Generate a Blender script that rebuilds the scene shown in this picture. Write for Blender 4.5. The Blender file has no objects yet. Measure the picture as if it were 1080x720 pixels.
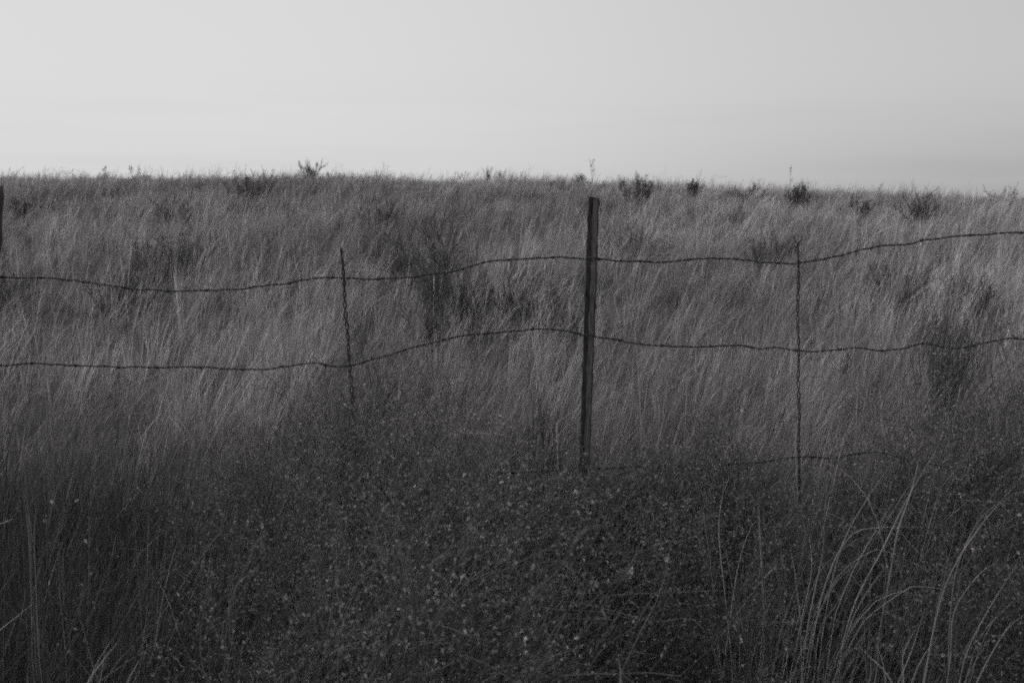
import bpy, math, random
import numpy as np
from mathutils import Vector

random.seed(7)
RNG = np.random.default_rng(11)
SC = bpy.context.scene
COL = SC.collection

# ------------------------------------------------------------------ camera geometry
F = 1050.0                       # focal length in reference pixels (35 mm on 36 mm, 1080 px wide)
CAMZ = 1.6
HOR = 215.0                      # row of the true horizon
PITCH = math.atan((360 - HOR) / F)
CP, SP = math.cos(PITCH), math.sin(PITCH)

def ray(x, y):
    u, v = (x - 540) / F, (360 - y) / F
    return np.array([u, CP + v * SP, -SP + v * CP])

def at(x, y, Y):
    d = ray(x, y)
    return np.array([0, 0, CAMZ]) + d * (Y / d[1])

FK = -0.06                       # the fence comes a little nearer towards the right
def on_fence(x, y, off=0.0):
    d = ray(x, y)
    t = (3.72 + off) / (d[1] - FK * d[0])
    return np.array([0, 0, CAMZ]) + d * t

# ------------------------------------------------------------------ noise and terrain
def _h(ix, iy, s):
    n = (ix.astype(np.int64) * 374761393 + iy.astype(np.int64) * 668265263 + s * 1442695041) & 0x7fffffff
    n = ((n ^ (n >> 13)) * 1274126177) & 0x7fffffff
    return ((n ^ (n >> 16)) & 0xffff) / 65535.0

def vnoise(x, y, s=0):
    x = np.asarray(x, float); y = np.asarray(y, float)
    ix, iy = np.floor(x), np.floor(y)
    fx, fy = x - ix, y - iy
    fx = fx * fx * (3 - 2 * fx); fy = fy * fy * (3 - 2 * fy)
    a, b = _h(ix, iy, s), _h(ix + 1, iy, s)
    c, d = _h(ix, iy + 1, s), _h(ix + 1, iy + 1, s)
    return (a + (b - a) * fx) * (1 - fy) + (c + (d - c) * fx) * fy

def fbm(x, y, s=0):
    return 0.55 * vnoise(x, y, s) + 0.3 * vnoise(x * 2.1 + 5, y * 2.1, s + 1) + 0.15 * vnoise(x * 4.3, y * 4.3 + 9, s + 2)

CREST = 36.0
_px = [-400, 0, 110, 240, 340, 440, 520, 600, 700, 760, 840, 900, 1000, 1080, 1500]
_py = [189, 187, 184, 184, 184, 185, 186.5, 188, 191, 193, 197, 201, 204, 206, 214]
_cx = [at(a, b, CREST)[0] for a, b in zip(_px, _py)]
_cz = [at(a, b, CREST)[2] - 0.39 for a, b in zip(_px, _py)]

def ground_z(x, y):
    x = np.asarray(x, float); y = np.asarray(y, float)
    H = np.interp(x, _cx, _cz)
    t = np.clip((y - 4.4) / (CREST - 4.4), 0, 1)
    z = H * np.sin(math.pi / 2 * t)
    q = np.clip(y - CREST, 0, 45)
    z = z - 0.0030 * q * q - 0.0 * q
    far = np.clip(np.abs(x) - 40, 0, 60)
    z = z - 0.0016 * far * far * np.clip(t, 0, 1)
    z = z + (fbm(x * 0.45, y * 0.45, 3) - 0.5) * 0.42 * np.clip((y - 4) / 6, 0.2, 1) * np.clip((60 - y) / 20, 0, 1)
    return z

def d_of(x, row, h):
    """distance at which plants h above the ground reach this row"""
    for Y in np.arange(4.0, 36.2, 0.1):
        p = at(x, row, Y)
        if p[2] <= float(ground_z(p[0], Y)) + h:
            return float(Y)
    return 36.0

# ------------------------------------------------------------------ mesh building
class MB:
    def __init__(self):
        self.v, self.q, self.t, self.c, self.n = [], [], [], [], 0
    def add(self, v, quads=None, tris=None, tone=0.2):
        v = np.asarray(v, np.float32).reshape(-1, 3)
        if len(v) == 0: return
        self.v.append(v)
        tone = np.broadcast_to(np.asarray(tone, np.float32), (len(v),))
        self.c.append(tone)
        if quads is not None and len(quads): self.q.append(np.asarray(quads, np.int64).reshape(-1, 4) + self.n)
        if tris is not None and len(tris): self.t.append(np.asarray(tris, np.int64).reshape(-1, 3) + self.n)
        self.n += len(v)
    def build(self, name, mat, parent=None, smooth=False):
        v = np.concatenate(self.v); c = np.concatenate(self.c)
        q = np.concatenate(self.q) if self.q else np.zeros((0, 4), np.int64)
        t = np.concatenate(self.t) if self.t else np.zeros((0, 3), np.int64)
        me = bpy.data.meshes.new(name)
        me.vertices.add(len(v)); me.vertices.foreach_set('co', v.ravel())
        me.loops.add(q.size + t.size)
        me.loops.foreach_set('vertex_index', np.concatenate([q.ravel(), t.ravel()]).astype(np.int32))
        me.polygons.add(len(q) + len(t))
        st = np.concatenate([np.arange(len(q)) * 4, q.size + np.arange(len(t)) * 3]).astype(np.int32)
        me.polygons.foreach_set('loop_start', st)
        me.polygons.foreach_set('use_smooth', np.full(len(st), smooth))
        at_ = me.attributes.new('tone', 'FLOAT', 'POINT'); at_.data.foreach_set('value', c.astype(np.float32))
        me.update(); me.validate()
        me.materials.append(mat)
        o = bpy.data.objects.new(name, me); COL.objects.link(o)
        if parent: o.parent = parent
        return o

def norm(a):
    return a / np.maximum(np.linalg.norm(a, axis=-1, keepdims=True), 1e-9)

def ribbons(mb, P, Wd, side, tone):
    """P (N,K,3) centre lines, Wd (N,K) full widths, side (N,3); the last point is a tip"""
    N, K, _ = P.shape
    if N == 0: return
    off = side[:, None, :] * (Wd[:, :-1, None] * 0.5)
    V = np.empty((N, 2 * (K - 1) + 1, 3), np.float32)
    V[:, 0:-1:2] = P[:, :-1] - off
    V[:, 1:-1:2] = P[:, :-1] + off
    V[:, -1] = P[:, -1]
    m = V.shape[1]
    base = (np.arange(N) * m)[:, None, None]
    k = np.arange(K - 2) * 2
    Q = np.stack([k, k + 1, k + 3, k + 2], 1)[None] + base
    T = np.array([[m - 3, m - 2, m - 1]])[None] + base
    mb.add(V, Q, T, np.repeat(np.broadcast_to(np.asarray(tone, float), (N,)), m))

def tubes(mb, P, R, tone, sides=3, cap=False):
    N, K, _ = P.shape
    if N == 0: return
    d = norm(P[:, -1] - P[:, 0])
    ref = np.where(np.abs(d[:, 2:3]) > 0.9, np.array([[1., 0, 0]]), np.array([[0, 0, 1.]]))
    a = norm(np.cross(d, ref)); b = np.cross(d, a)
    ang = np.arange(sides) * 2 * math.pi / sides
    ringv = a[:, None] * np.cos(ang)[None, :, None] + b[:, None] * np.sin(ang)[None, :, None]
    V = P[:, :, None, :] + ringv[:, None] * R[:, :, None, None]
    base = (np.arange(N) * K * sides)[:, None, None]
    f = []
    for i in range(K - 1):
        for s in range(sides):
            s2 = (s + 1) % sides
            f.append([i * sides + s, i * sides + s2, (i + 1) * sides + s2, (i + 1) * sides + s])
    Q = np.array(f)[None] + base
    mb.add(V, Q, None, np.repeat(np.broadcast_to(np.asarray(tone, float), (N,)), K * sides))

def curve_tube(mb, pts, R, tone, sides=6):
    """one long tube with a turning frame; R scalar or per point; closed ends"""
    P = np.asarray(pts, float); K = len(P)
    R = np.broadcast_to(np.asarray(R, float), (K,))
    T = norm(np.gradient(P, axis=0))
    u = np.cross(T[0], [0.3, 0.9, 0.2]); u /= np.linalg.norm(u)
    ang = np.arange(sides) * 2 * math.pi / sides
    V = np.empty((K, sides, 3))
    for i in range(K):
        u = u - T[i] * np.dot(u, T[i]); u /= np.linalg.norm(u)
        w = np.cross(T[i], u)
        V[i] = P[i] + R[i] * (np.cos(ang)[:, None] * u + np.sin(ang)[:, None] * w)
    Q = []
    i = np.arange(K - 1)[:, None]; s = np.arange(sides)[None]
    s2 = (s + 1) % sides
    Q = np.stack([i * sides + s, i * sides + s2, (i + 1) * sides + s2, (i + 1) * sides + s], -1).reshape(-1, 4)
    V = np.concatenate([V.reshape(-1, 3), P[:1], P[-1:]])
    n0, n1 = K * sides, K * sides + 1
    T3 = [[n0, (j + 1) % sides, j] for j in range(sides)] + [[n1, (K - 1) * sides + j, (K - 1) * sides + (j + 1) % sides] for j in range(sides)]
    mb.add(V, Q, T3, tone)

def leaves(mb, pos, size, tone, up=0.3):
    """diamond leaves with random orientation, folded a little along the midrib"""
    N = len(pos)
    if N == 0: return
    d = norm(RNG.normal(size=(N, 3)) + np.array([0, 0, up]))
    s = norm(np.cross(d, RNG.normal(size=(N, 3))))
    n = np.cross(d, s)
    L = (size * RNG.uniform(0.6, 1.3, N))[:, None]; Wd = L * 0.26
    V = np.stack([pos, pos + d * L * 0.45 + s * Wd + n * Wd * 0.5, pos + d * L, pos + d * L * 0.45 - s * Wd + n * Wd * 0.5], 1)
    base = (np.arange(N) * 4)[:, None, None]
    T = np.array([[0, 1, 2], [0, 2, 3]])[None] + base
    mb.add(V, None, T, np.repeat(np.broadcast_to(np.asarray(tone, float), (N,)), 4))

def heads(mb, pos, rad, tone, n=9):
    """little dry flower heads: each a tight rosette of bracts"""
    N = len(pos)
    if N == 0: return
    rad = np.broadcast_to(np.asarray(rad, float), (N,))
    p = np.repeat(pos, n, 0); r = np.repeat(rad, n)
    d = norm(RNG.normal(size=(N * n, 3)) + np.array([0, 0, 0.5]))
    s = norm(np.cross(d, RNG.normal(size=(N * n, 3))))
    L = r[:, None]
    V = np.stack([p - d * L * 0.1, p + d * L * 0.6 + s * L * 0.34, p + d * L, p + d * L * 0.6 - s * L * 0.34], 1)
    base = (np.arange(N * n) * 4)[:, None, None]
    T = np.array([[0, 1, 2], [0, 2, 3]])[None] + base
    tn = np.repeat(np.broadcast_to(np.asarray(tone, float), (N,)) * RNG.uniform(0.75, 1.2, N), n * 4)
    mb.add(V, None, T, tn)

def grow(start, d, length, K=5, up=0.0, wind=0.0, wob=0.12):
    """polylines that start along d and are bent by up / wind and a random wobble"""
    N = len(start)
    P = np.empty((N, K, 3)); P[:, 0] = start
    d = norm(np.asarray(d, float))
    st = (np.asarray(length) / (K - 1))[:, None]
    for i in range(1, K):
        d = norm(d + RNG.normal(size=(N, 3)) * wob + np.array([wind, 0, up]))
        P[:, i] = P[:, i - 1] + d * st
    return P

def sample_on(P, n, t0=0.2, t1=1.0):
    """n random (point, direction) samples on each polyline"""
    N, K, _ = P.shape
    idx = np.repeat(np.arange(N), n)
    t = RNG.uniform(t0, t1, len(idx)) * (K - 1) * 0.9999
    i = t.astype(int); f = (t - i)[:, None]
    p = P[idx, i] * (1 - f) + P[idx, i + 1] * f
    d = norm(P[idx, i + 1] - P[idx, i])
    return p, d, idx

def side_dir(d, spread):
    return norm(d + norm(np.cross(d, RNG.normal(size=d.shape))) * spread)

# ------------------------------------------------------------------ materials (a monochrome world)
def gray(v, tint=0.0):
    return (v * (1.0 + tint), v * 0.955, v * 0.98, 1)

def mat_tone(name, rough=0.75, trans=0.3, gain=1.0, noise=0.25, nscale=14):
    m = bpy.data.materials.new(name); m.use_nodes = True
    nt = m.node_tree; N = nt.nodes; L = nt.links; N.clear()
    out = N.new('ShaderNodeOutputMaterial')
    at_ = N.new('ShaderNodeAttribute'); at_.attribute_name = 'tone'
    tc = N.new('ShaderNodeTexCoord')
    nz = N.new('ShaderNodeTexNoise'); nz.inputs['Scale'].default_value = nscale
    L.new(tc.outputs['Object'], nz.inputs['Vector'])
    mr = N.new('ShaderNodeMapRange'); mr.inputs[3].default_value = gain * (1 - noise); mr.inputs[4].default_value = gain * (1 + noise)
    mr.inputs[1].default_value = 0.3; mr.inputs[2].default_value = 0.7
    L.new(nz.outputs[0], mr.inputs[0])
    mu = N.new('ShaderNodeMath'); mu.operation = 'MULTIPLY'
    L.new(at_.outputs['Fac'], mu.inputs[0]); L.new(mr.outputs[0], mu.inputs[1])
    cc = N.new('ShaderNodeCombineColor')
    b = N.new('ShaderNodeMath'); b.operation = 'MULTIPLY'; b.inputs[1].default_value = 0.958
    L.new(mu.outputs[0], b.inputs[0])
    c = N.new('ShaderNodeMath'); c.operation = 'MULTIPLY'; c.inputs[1].default_value = 0.978
    L.new(mu.outputs[0], c.inputs[0])
    L.new(mu.outputs[0], cc.inputs[0]); L.new(b.outputs[0], cc.inputs[1]); L.new(c.outputs[0], cc.inputs[2])
    p = N.new('ShaderNodeBsdfPrincipled'); p.inputs['Roughness'].default_value = rough
    p.inputs['Specular IOR Level'].default_value = 0.25
    L.new(cc.outputs[0], p.inputs['Base Color'])
    if trans > 0:
        tr = N.new('ShaderNodeBsdfTranslucent'); L.new(cc.outputs[0], tr.inputs['Color'])
        mx = N.new('ShaderNodeMixShader'); mx.inputs[0].default_value = trans
        L.new(p.outputs[0], mx.inputs[1]); L.new(tr.outputs[0], mx.inputs[2])
        L.new(mx.outputs[0], out.inputs[0])
    else:
        L.new(p.outputs[0], out.inputs[0])
    return m

def mat_noise(name, a, b, scale=20, stretch=(1, 1, 1), rough=0.8, metal=0.0, bump=0.0, detail=6):
    m = bpy.data.materials.new(name); m.use_nodes = True
    nt = m.node_tree; N = nt.nodes; L = nt.links; N.clear()
    out = N.new('ShaderNodeOutputMaterial'); p = N.new('ShaderNodeBsdfPrincipled')
    tc = N.new('ShaderNodeTexCoord'); mp = N.new('ShaderNodeMapping'); mp.inputs['Scale'].default_value = stretch
    nz = N.new('ShaderNodeTexNoise'); nz.inputs['Scale'].default_value = scale; nz.inputs['Detail'].default_value = detail
    nz.inputs['Roughness'].default_value = 0.65
    L.new(tc.outputs['Object'], mp.inputs[0]); L.new(mp.outputs[0], nz.inputs['Vector'])
    cr = N.new('ShaderNodeValToRGB'); cr.color_ramp.elements[0].position = 0.36; cr.color_ramp.elements[1].position = 0.68
    cr.color_ramp.elements[0].color = gray(a); cr.color_ramp.elements[1].color = gray(b)
    L.new(nz.outputs[0], cr.inputs[0]); L.new(cr.outputs[0], p.inputs['Base Color'])
    p.inputs['Roughness'].default_value = rough; p.inputs['Metallic'].default_value = metal
    p.inputs['Specular IOR Level'].default_value = 0.3
    if bump:
        bp = N.new('ShaderNodeBump'); bp.inputs['Strength'].default_value = bump; bp.inputs['Distance'].default_value = 0.004
        L.new(nz.outputs[0], bp.inputs['Height']); L.new(bp.outputs[0], p.inputs['Normal'])
    L.new(p.outputs[0], out.inputs[0])
    return m

M = dict(
    soil=mat_noise('soil_and_litter', 0.030, 0.075, 9, rough=0.95, bump=0.6),
    dry=mat_tone('dry_meadow_grass', trans=0.35),
    weed=mat_tone('weed_stems_and_leaves', trans=0.2),
    head=mat_tone('dry_seed_heads', trans=0.15, noise=0.35, nscale=60),
    blade=mat_tone('pale_grass_blades', trans=0.3, noise=0.2),
    shrub=mat_tone('dark_shrub_twigs', trans=0.1),
    bark=mat_tone('shrub_stems', trans=0.0, nscale=50),
    steel=mat_noise('weathered_post_steel', 0.010, 0.075, 34, (4.0, 4.0, 0.4), rough=0.7, metal=0.0, bump=0.35),
    wire=mat_noise('rusty_wire', 0.018, 0.045, 90, rough=0.75, metal=0.1),
    wood=mat_noise('weathered_post_wood', 0.03, 0.09, 30, (4, 4, 0.25), rough=0.9, bump=0.8),
)

def tag(o, label=None, cat=None, group=None, kind=None):
    if label: o['label'] = label
    if cat: o['category'] = cat
    if group: o['group'] = group
    if kind: o['kind'] = kind
    return o

def empty(name, loc, label, cat, group=None):
    o = bpy.data.objects.new(name, None); COL.objects.link(o)
    o.location = loc; o.empty_display_size = 0.1
    return tag(o, label, cat, group)

# ------------------------------------------------------------------ ground sheet
def axis(lo, hi, fine_lo, fine_hi, step, coarse):
    a = np.arange(fine_lo, fine_hi + 1e-6, step)
    l, h = [], []
    s, x = coarse, fine_lo
    while x > lo:
        x -= s; l.append(max(x, lo)); s *= 1.35
    s, x = coarse, fine_hi
    while x < hi:
        x += s; h.append(min(x, hi)); s *= 1.35
    return np.array(l[::-1] + list(a) + h)

gx = axis(-1500, 1500, -30, 30, 0.35, 0.8); gy = axis(-400, 2600, -1, 62, 0.35, 0.8)
GX, GY = np.meshgrid(gx, gy)
GZ = ground_z(GX, GY)
mb = MB()
nx, ny = len(gx), len(gy)
i, j = np.meshgrid(np.arange(nx - 1), np.arange(ny - 1))
q = np.stack([j * nx + i, j * nx + i + 1, (j + 1) * nx + i + 1, (j + 1) * nx + i], -1).reshape(-1, 4)
mb.add(np.stack([GX, GY, GZ], -1), q, None, 0.05)
tag(mb.build('ground', M['soil'], smooth=True), kind='structure')

# ------------------------------------------------------------------ meadow grass on the rise (uncountable)
# places where the hillside grass stands thinner and darker (pixel, radius in metres)
def in_view(x, y, margin):
    return np.abs(x) < 0.53 * y + margin

def tuft_field(y0, y1, dens, margin):
    ymax = y1; xm = 0.53 * ymax + margin
    n = int(dens * 2 * xm * (y1 - y0))
    x = RNG.uniform(-xm, xm, n); y = RNG.uniform(y0, y1, n)
    k = in_view(x, y, margin)
    return x[k], y[k]

def blades(mb, bx, by, n, h0, h1, w, lean, tone, spread=0.10, K=5, wind_dir=0.0, seed_heads=0.25, droop=0.5, wisps=6, wspread=0.014, wvar=0.38):
    """tufts of wisps of blades; each wisp holds n // wisps blades that bend together downwind (towards +x)"""
    N = len(bx); per = max(1, n // wisps)
    iw = np.repeat(np.arange(N), wisps); W_ = len(iw)
    ra = np.abs(RNG.normal(0, spread, W_)); aa = RNG.uniform(0, 2 * math.pi, W_)
    wx = bx[iw] + ra * np.cos(aa); wy = by[iw] + ra * np.sin(aa)
    wtone = tone[iw] * np.exp(RNG.normal(0, wvar, W_))
    wlean = np.clip(RNG.normal(lean, lean * .45, N)[iw] + RNG.normal(0, .14, W_), -.3, 1.2); waz = wind_dir + RNG.normal(0, .65, W_)
    wh = RNG.uniform(h0, h1, N)[iw] * np.clip(RNG.normal(.85, .22, W_), .3, 1.3)
    idx = np.repeat(np.arange(W_), per); M_ = len(idx)
    ws = wspread if np.ndim(wspread) == 0 else wspread
    x = wx[idx] + RNG.normal(0, ws, M_); y = wy[idx] + RNG.normal(0, ws, M_)
    z = ground_z(x, y) - 0.02
    th = wh[idx] * np.clip(RNG.normal(.9, .12, M_), .45, 1.2)
    az = waz[idx] + RNG.normal(0, .2, M_); tl = wlean[idx]
    lx = th * (tl * np.cos(az) + RNG.normal(0, .085, M_) + (.16 * ra * np.cos(aa) / spread)[idx])
    ly = th * (tl * np.sin(az) + RNG.normal(0, .085, M_) + (.16 * ra * np.sin(aa) / spread)[idx])
    t = np.linspace(0, 1, K)[None]
    f = t ** RNG.uniform(.9, 1.9, W_)[idx][:, None]
    P = np.empty((M_, K, 3))
    P[:, :, 0] = x[:, None] + lx[:, None] * f
    P[:, :, 1] = y[:, None] + ly[:, None] * f
    dr = (droop * np.hypot(lx, ly) ** 2 / np.maximum(th, .1))[:, None]
    P[:, :, 2] = z[:, None] + th[:, None] * t - dr * t * t
    wd = (w * RNG.uniform(.6, 1.4, M_))[:, None] * np.interp(t, [0, .5, .8, 1], [1, .9, .6, .1])
    sh = RNG.uniform(0, 1, M_) < seed_heads
    wd[sh] = wd[sh] * np.interp(t, [0, .6, .7, .85, 1], [.5, .45, 1.1, 2.6, .6])
    sa = RNG.uniform(0, math.pi, M_)
    side = np.stack([np.cos(sa), np.sin(sa), RNG.normal(0, .15, M_)], 1)
    tn = wtone[idx] * RNG.uniform(.8, 1.2, M_)
    tn[sh] *= 1.15
    ribbons(mb, P, wd, norm(side), np.clip(tn, .02, .75))

def meadow_tone(x, y):
    p = fbm(x * 0.34 + 7.3, y * 0.20 + 2.1, 25)
    q = .55 * fbm(x * 1.1, y * 0.7, 31) + .45 * fbm(x * 3.2, y * 2.0, 37)
    p = np.clip((p - .5) * 1.5 + .54, 0, 1)
    tn = 0.305 * np.clip(.50 + .95 * p, .5, 1.4) * np.clip(.38 + 1.24 * q, .45, 1.5)
    tn = tn * np.interp(x, [-7, -1, 2, 7], [.84, .96, 1.05, 1.05])      # a little darker towards the left
    near = np.clip((y - 3.9) / 3.4, 0, 1)                   # tone gets darker towards the fence
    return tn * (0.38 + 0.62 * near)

mb = MB()
for (y0, y1, dens, n, w, hh, ws) in ((4.2, 8, 50, 30, 0.0028, (0.32, 0.66), .010), (8, 14, 34, 26, 0.0040, (0.28, 0.58), .012),
                                 (14, 24, 22, 24, 0.0060, (0.22, 0.48), .017), (24, 42, 13.0, 24, 0.0085, (0.14, 0.40), .028)):
    bx, by = tuft_field(y0, y1, dens, 3.0)
    cover = fbm(bx * 0.6, by * 0.35, 77)
    keep = RNG.uniform(0, 1, len(bx)) < np.clip(-.45 + 2.4 * cover + .9 * (vnoise(bx * 3.1, by * 2.2, 91) - .5), 0.30, 1)
    bx, by = bx[keep], by[keep]
    blades(mb, bx, by, n, hh[0], hh[1], w, 0.40, meadow_tone(bx, by), spread=0.062, K=5 if y0 < 14 else 4, wspread=ws)
# short darker growth between the tufts
for (y0, y1, dens, w, n) in ((4.2, 9, 40, .0026, 16), (9, 17, 22, .0042, 14), (17, 30, 10, .007, 14)):
    bx, by = tuft_field(y0, y1, dens, 3.0)
    blades(mb, bx, by, n, .12, .32, w, .2, meadow_tone(bx, by) * .62, spread=.09, K=4, wspread=.03, wisps=7, seed_heads=.1)
# taller wind-combed wisps standing out of the sward
for (y0, y1, dens, w, ws) in ((4.6, 9, 8, .0032, .012), (9, 18, 6, .0048, .02), (18, 34, 3, .008, .03), (30, 41, .3, .011, .04)):
    bx, by = tuft_field(y0, y1, dens, 3.0)
    blades(mb, bx, by, 9, .42 if y0 < 25 else .28, .76 if y0 < 18 else (.6 if y0 < 25 else .46), w, .46, meadow_tone(bx, by) * 1.3, spread=.10, K=6, wspread=ws, wisps=3, seed_heads=.5)
print('meadow tris', sum(len(a) for a in mb.q) * 2 + sum(len(a) for a in mb.t))
tag(mb.build('meadow_grass', M['dry']), 'pale dry windblown grass covering the whole rising hillside behind the fence', 'grass', kind='stuff')

# ------------------------------------------------------------------ dark roadside grass in front of and under the fence
mb = MB()
bx, by = tuft_field(1.3, 5.2, 30, 1.6)
tn = 0.085 * (0.6 + 0.9 * fbm(bx * 1.5, by * 1.5, 41))
blades(mb, bx, by, 26, 0.26, 0.62, 0.0026, 0.22, tn, spread=0.10, K=5, seed_heads=0.1)
n_ = 420
lx_ = RNG.uniform(-2.4, -.95, n_); ly_ = RNG.uniform(2.1, 4.6, n_)
kk = lx_ < -.32 * ly_ - .02
blades(mb, lx_[kk], ly_[kk], 26, .34, .80, .0020, .26, .085 * RNG.uniform(.4, 1.5, kk.sum()), spread=.09, K=7, seed_heads=.3, wvar=.45, droop=.9)
n_ = 300
lx_ = RNG.uniform(.75, 2.4, n_); ly_ = RNG.uniform(2.3, 4.6, n_)
kk = lx_ > .30 * ly_
blades(mb, lx_[kk], ly_[kk], 20, .36, .74, .0020, .40, .11 * RNG.uniform(.6, 1.4, kk.sum()), spread=.08, K=6, seed_heads=.3, wvar=.4)
n_ = 150
lx_ = RNG.uniform(.85, 2.3, n_); ly_ = RNG.uniform(3.25, 3.62, n_) - .06 * lx_
blades(mb, lx_, ly_, 14, .62, .92, .0020, .40, .13 * RNG.uniform(.5, 1.4, n_), spread=.08, K=7, seed_heads=.3, wvar=.4)
tag(mb.build('roadside_grass', M['weed']), 'dark dense grass in front of and under the barbed wire fence', 'grass', kind='stuff')

# ------------------------------------------------------------------ weeds
def weed(stem_mb, head_mb, base, height, radius, tone, n_main=9, n_twig=9, n_fine=4, n_leaf=2, head_tone=0.3, head_share=0.35, head_r=0.006, lean=0.04, leaf=0.011):
    base = np.asarray(base, float)
    N = n_main
    a = RNG.uniform(0, 2 * math.pi, N)
    sp = RNG.uniform(0.15, 1.0, N) * radius / height
    d = np.stack([np.cos(a) * sp, np.sin(a) * sp, np.ones(N)], 1)
    s = np.repeat(base[None], N, 0) + RNG.normal(0, 0.025, (N, 3)) * [1, 1, 0]
    L0 = height * RNG.uniform(0.75, 1.1, N)
    P = grow(s, d, L0, 6, 0.05, lean, 0.10)
    R = np.linspace(0.0030, 0.0012, 6)[None] * np.ones((N, 1))
    tubes(stem_mb, P, R, tone * RNG.uniform(0.7, 1.1, N), 4)
    p, dd, ii = sample_on(P, n_twig, 0.25, 1.0)
    L1 = L0[ii] * RNG.uniform(0.18, 0.42, len(p))
    P1 = grow(p, side_dir(dd, 0.9), L1, 5, 0.10, lean, 0.16)
    tubes(stem_mb, P1, np.linspace(0.0014, 0.0007, 5)[None] * np.ones((len(p), 1)), tone * RNG.uniform(0.7, 1.4, len(p)), 3)
    p2, d2, i2 = sample_on(P1, n_fine, 0.2, 1.0)
    P2 = grow(p2, side_dir(d2, 1.0), L1[i2] * RNG.uniform(0.25, 0.6, len(p2)), 4, 0.10, lean, 0.2)
    tubes(stem_mb, P2, np.linspace(0.0009, 0.0005, 4)[None] * np.ones((len(p2), 1)), tone * RNG.uniform(0.5, 1.3, len(p2)), 3)
    p3, _, _ = sample_on(P2, n_leaf, 0.1, 1.0)
    leaves(stem_mb, p3, leaf, tone * RNG.uniform(0.8, 2.7, len(p3)))
    p4, _, _ = sample_on(P1, n_leaf, 0.1, 1.0)
    leaves(stem_mb, p4, leaf * 1.3, tone * RNG.uniform(0.8, 2.2, len(p4)))
    if head_share > 0:
        k = RNG.uniform(0, 1, len(P2)) < head_share
        heads(head_mb, P2[k, -1], head_r * RNG.uniform(0.6, 1.3, k.sum()), head_tone * RNG.uniform(0.5, 1.2, k.sum()))

# the tangle along the fence: one mass nobody could count
st, hd = MB(), MB()
spots = []
for (x, top, Y, rad) in (
    (215, 500, 3.5, .30), (255, 545, 3.1, .30), (300, 470, 3.7, .32), (345, 446, 3.95, .28), (385, 440, 3.8, .30), (430, 446, 3.9, .32), (475, 458, 3.8, .30),
    (520, 490, 3.7, .30), (560, 516, 3.6, .26), (610, 535, 3.5, .24), (655, 508, 3.6, .26), (700, 486, 3.7, .30), (745, 490, 3.7, .28), (790, 500, 3.7, .28),
    (330, 515, 3.2, .34), (385, 500, 3.1, .34), (440, 510, 3.1, .34), (495, 530, 3.1, .32), (560, 565, 3.0, .26), (680, 560, 3.0, .26), (735, 565, 3.0, .26),
    (300, 590, 2.6, .32), (360, 570, 2.6, .34), (430, 590, 2.5, .34), (500, 610, 2.5, .3), (575, 665, 2.4, .24), (700, 650, 2.5, .22), (240, 630, 2.5, .28),
    (330, 660, 2.2, .3), (400, 650, 2.2, .3), (270, 690, 2.1, .26), (1050, 520, 3.6, .28), (985, 540, 3.4, .28), (930, 530, 3.5, .26), (1100, 560, 3.0, .3),
    (870, 520, 3.7, .26), (830, 560, 3.2, .24), (1000, 620, 2.6, .26), (1070, 630, 2.5, .26),
    (665, 500, 3.5, .2), (735, 488, 3.5, .2), (770, 486, 3.5, .2), (950, 452, 3.45, .22), (990, 448, 3.45, .24), (1030, 445, 3.45, .24), (1070, 445, 3.4, .24),
    (366, 462, 3.5, .18), (420, 486, 3.4, .22), (470, 494, 3.4, .22), (612, 524, 3.45, .16), (660, 548, 3.2, .2), (300, 505, 3.4, .22), (255, 525, 3.3, .22)):
    p = at(x, top, Y)
    gz = float(ground_z(p[0], p[1]))
    spots.append((p[0], p[1], gz, p[2] - gz, rad))
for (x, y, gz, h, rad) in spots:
    head_amt = float(np.clip(1.25 - abs((x / y) + .10) * 2.2, .25, 1.1)) * RNG.uniform(.45, 1.35)  # scales how many seed heads grow, most of them near the centre
    weed(st, hd, (x, y, gz), h * 1.04, rad, (0.080 + .030 * float(np.clip(1.6 - abs((x / y) + .14) * 7, 0, 1)) + .035 * (x > .1 and y > 2.9) + .045 * (-1.15 < x < .1 and y > 3.3)) * RNG.uniform(.65, 1.2), n_main=12, n_twig=int(RNG.integers(6, 13)), n_fine=5, n_leaf=int(RNG.integers(3, 6)), leaf=.0095, head_tone=0.20, head_share=0.40 * head_amt, head_r=0.0044)  # rear plants painted paler, lightening the shaded dense growth by colour
n_ = 210
sy = RNG.uniform(2.5, 4.0, n_); sx_ = RNG.uniform(-.5, .5, n_) * sy
sz_ = ground_z(sx_, sy) + RNG.uniform(.05, .45, n_)
Ps = grow(np.stack([sx_, sy, sz_], 1), np.stack([RNG.normal(.1, .8, n_), RNG.normal(0, .5, n_), RNG.uniform(.1, 1.3, n_)], 1), RNG.uniform(.15, .5, n_), 8, -.03, .02, .05)
tubes(st, Ps, np.linspace(.0011, .0005, 8)[None] * np.ones((n_, 1)), .24 * RNG.uniform(.4, 1.4, n_), 3)
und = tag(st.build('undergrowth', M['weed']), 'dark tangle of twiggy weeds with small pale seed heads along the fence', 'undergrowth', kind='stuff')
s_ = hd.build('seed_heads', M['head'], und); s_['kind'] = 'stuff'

def weed_thing(name, x, top, Y, rad, label, tone, head_tone, share, hr, cat='weed', **kw):
    p = at(x, top, Y); gz = float(ground_z(p[0], p[1]))
    a, b = MB(), MB()
    weed(a, b, (0, 0, 0), p[2] - gz, rad, tone, head_tone=head_tone, head_share=share, head_r=hr, **kw)
    t = empty(name, (p[0], p[1], gz), label, cat)
    o = a.build('stems', M['weed'], t); o.name = 'stem'
    if share > 0:
        h = b.build('seed_head', M['head'], t); h['kind'] = 'stuff'
    return t

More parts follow.
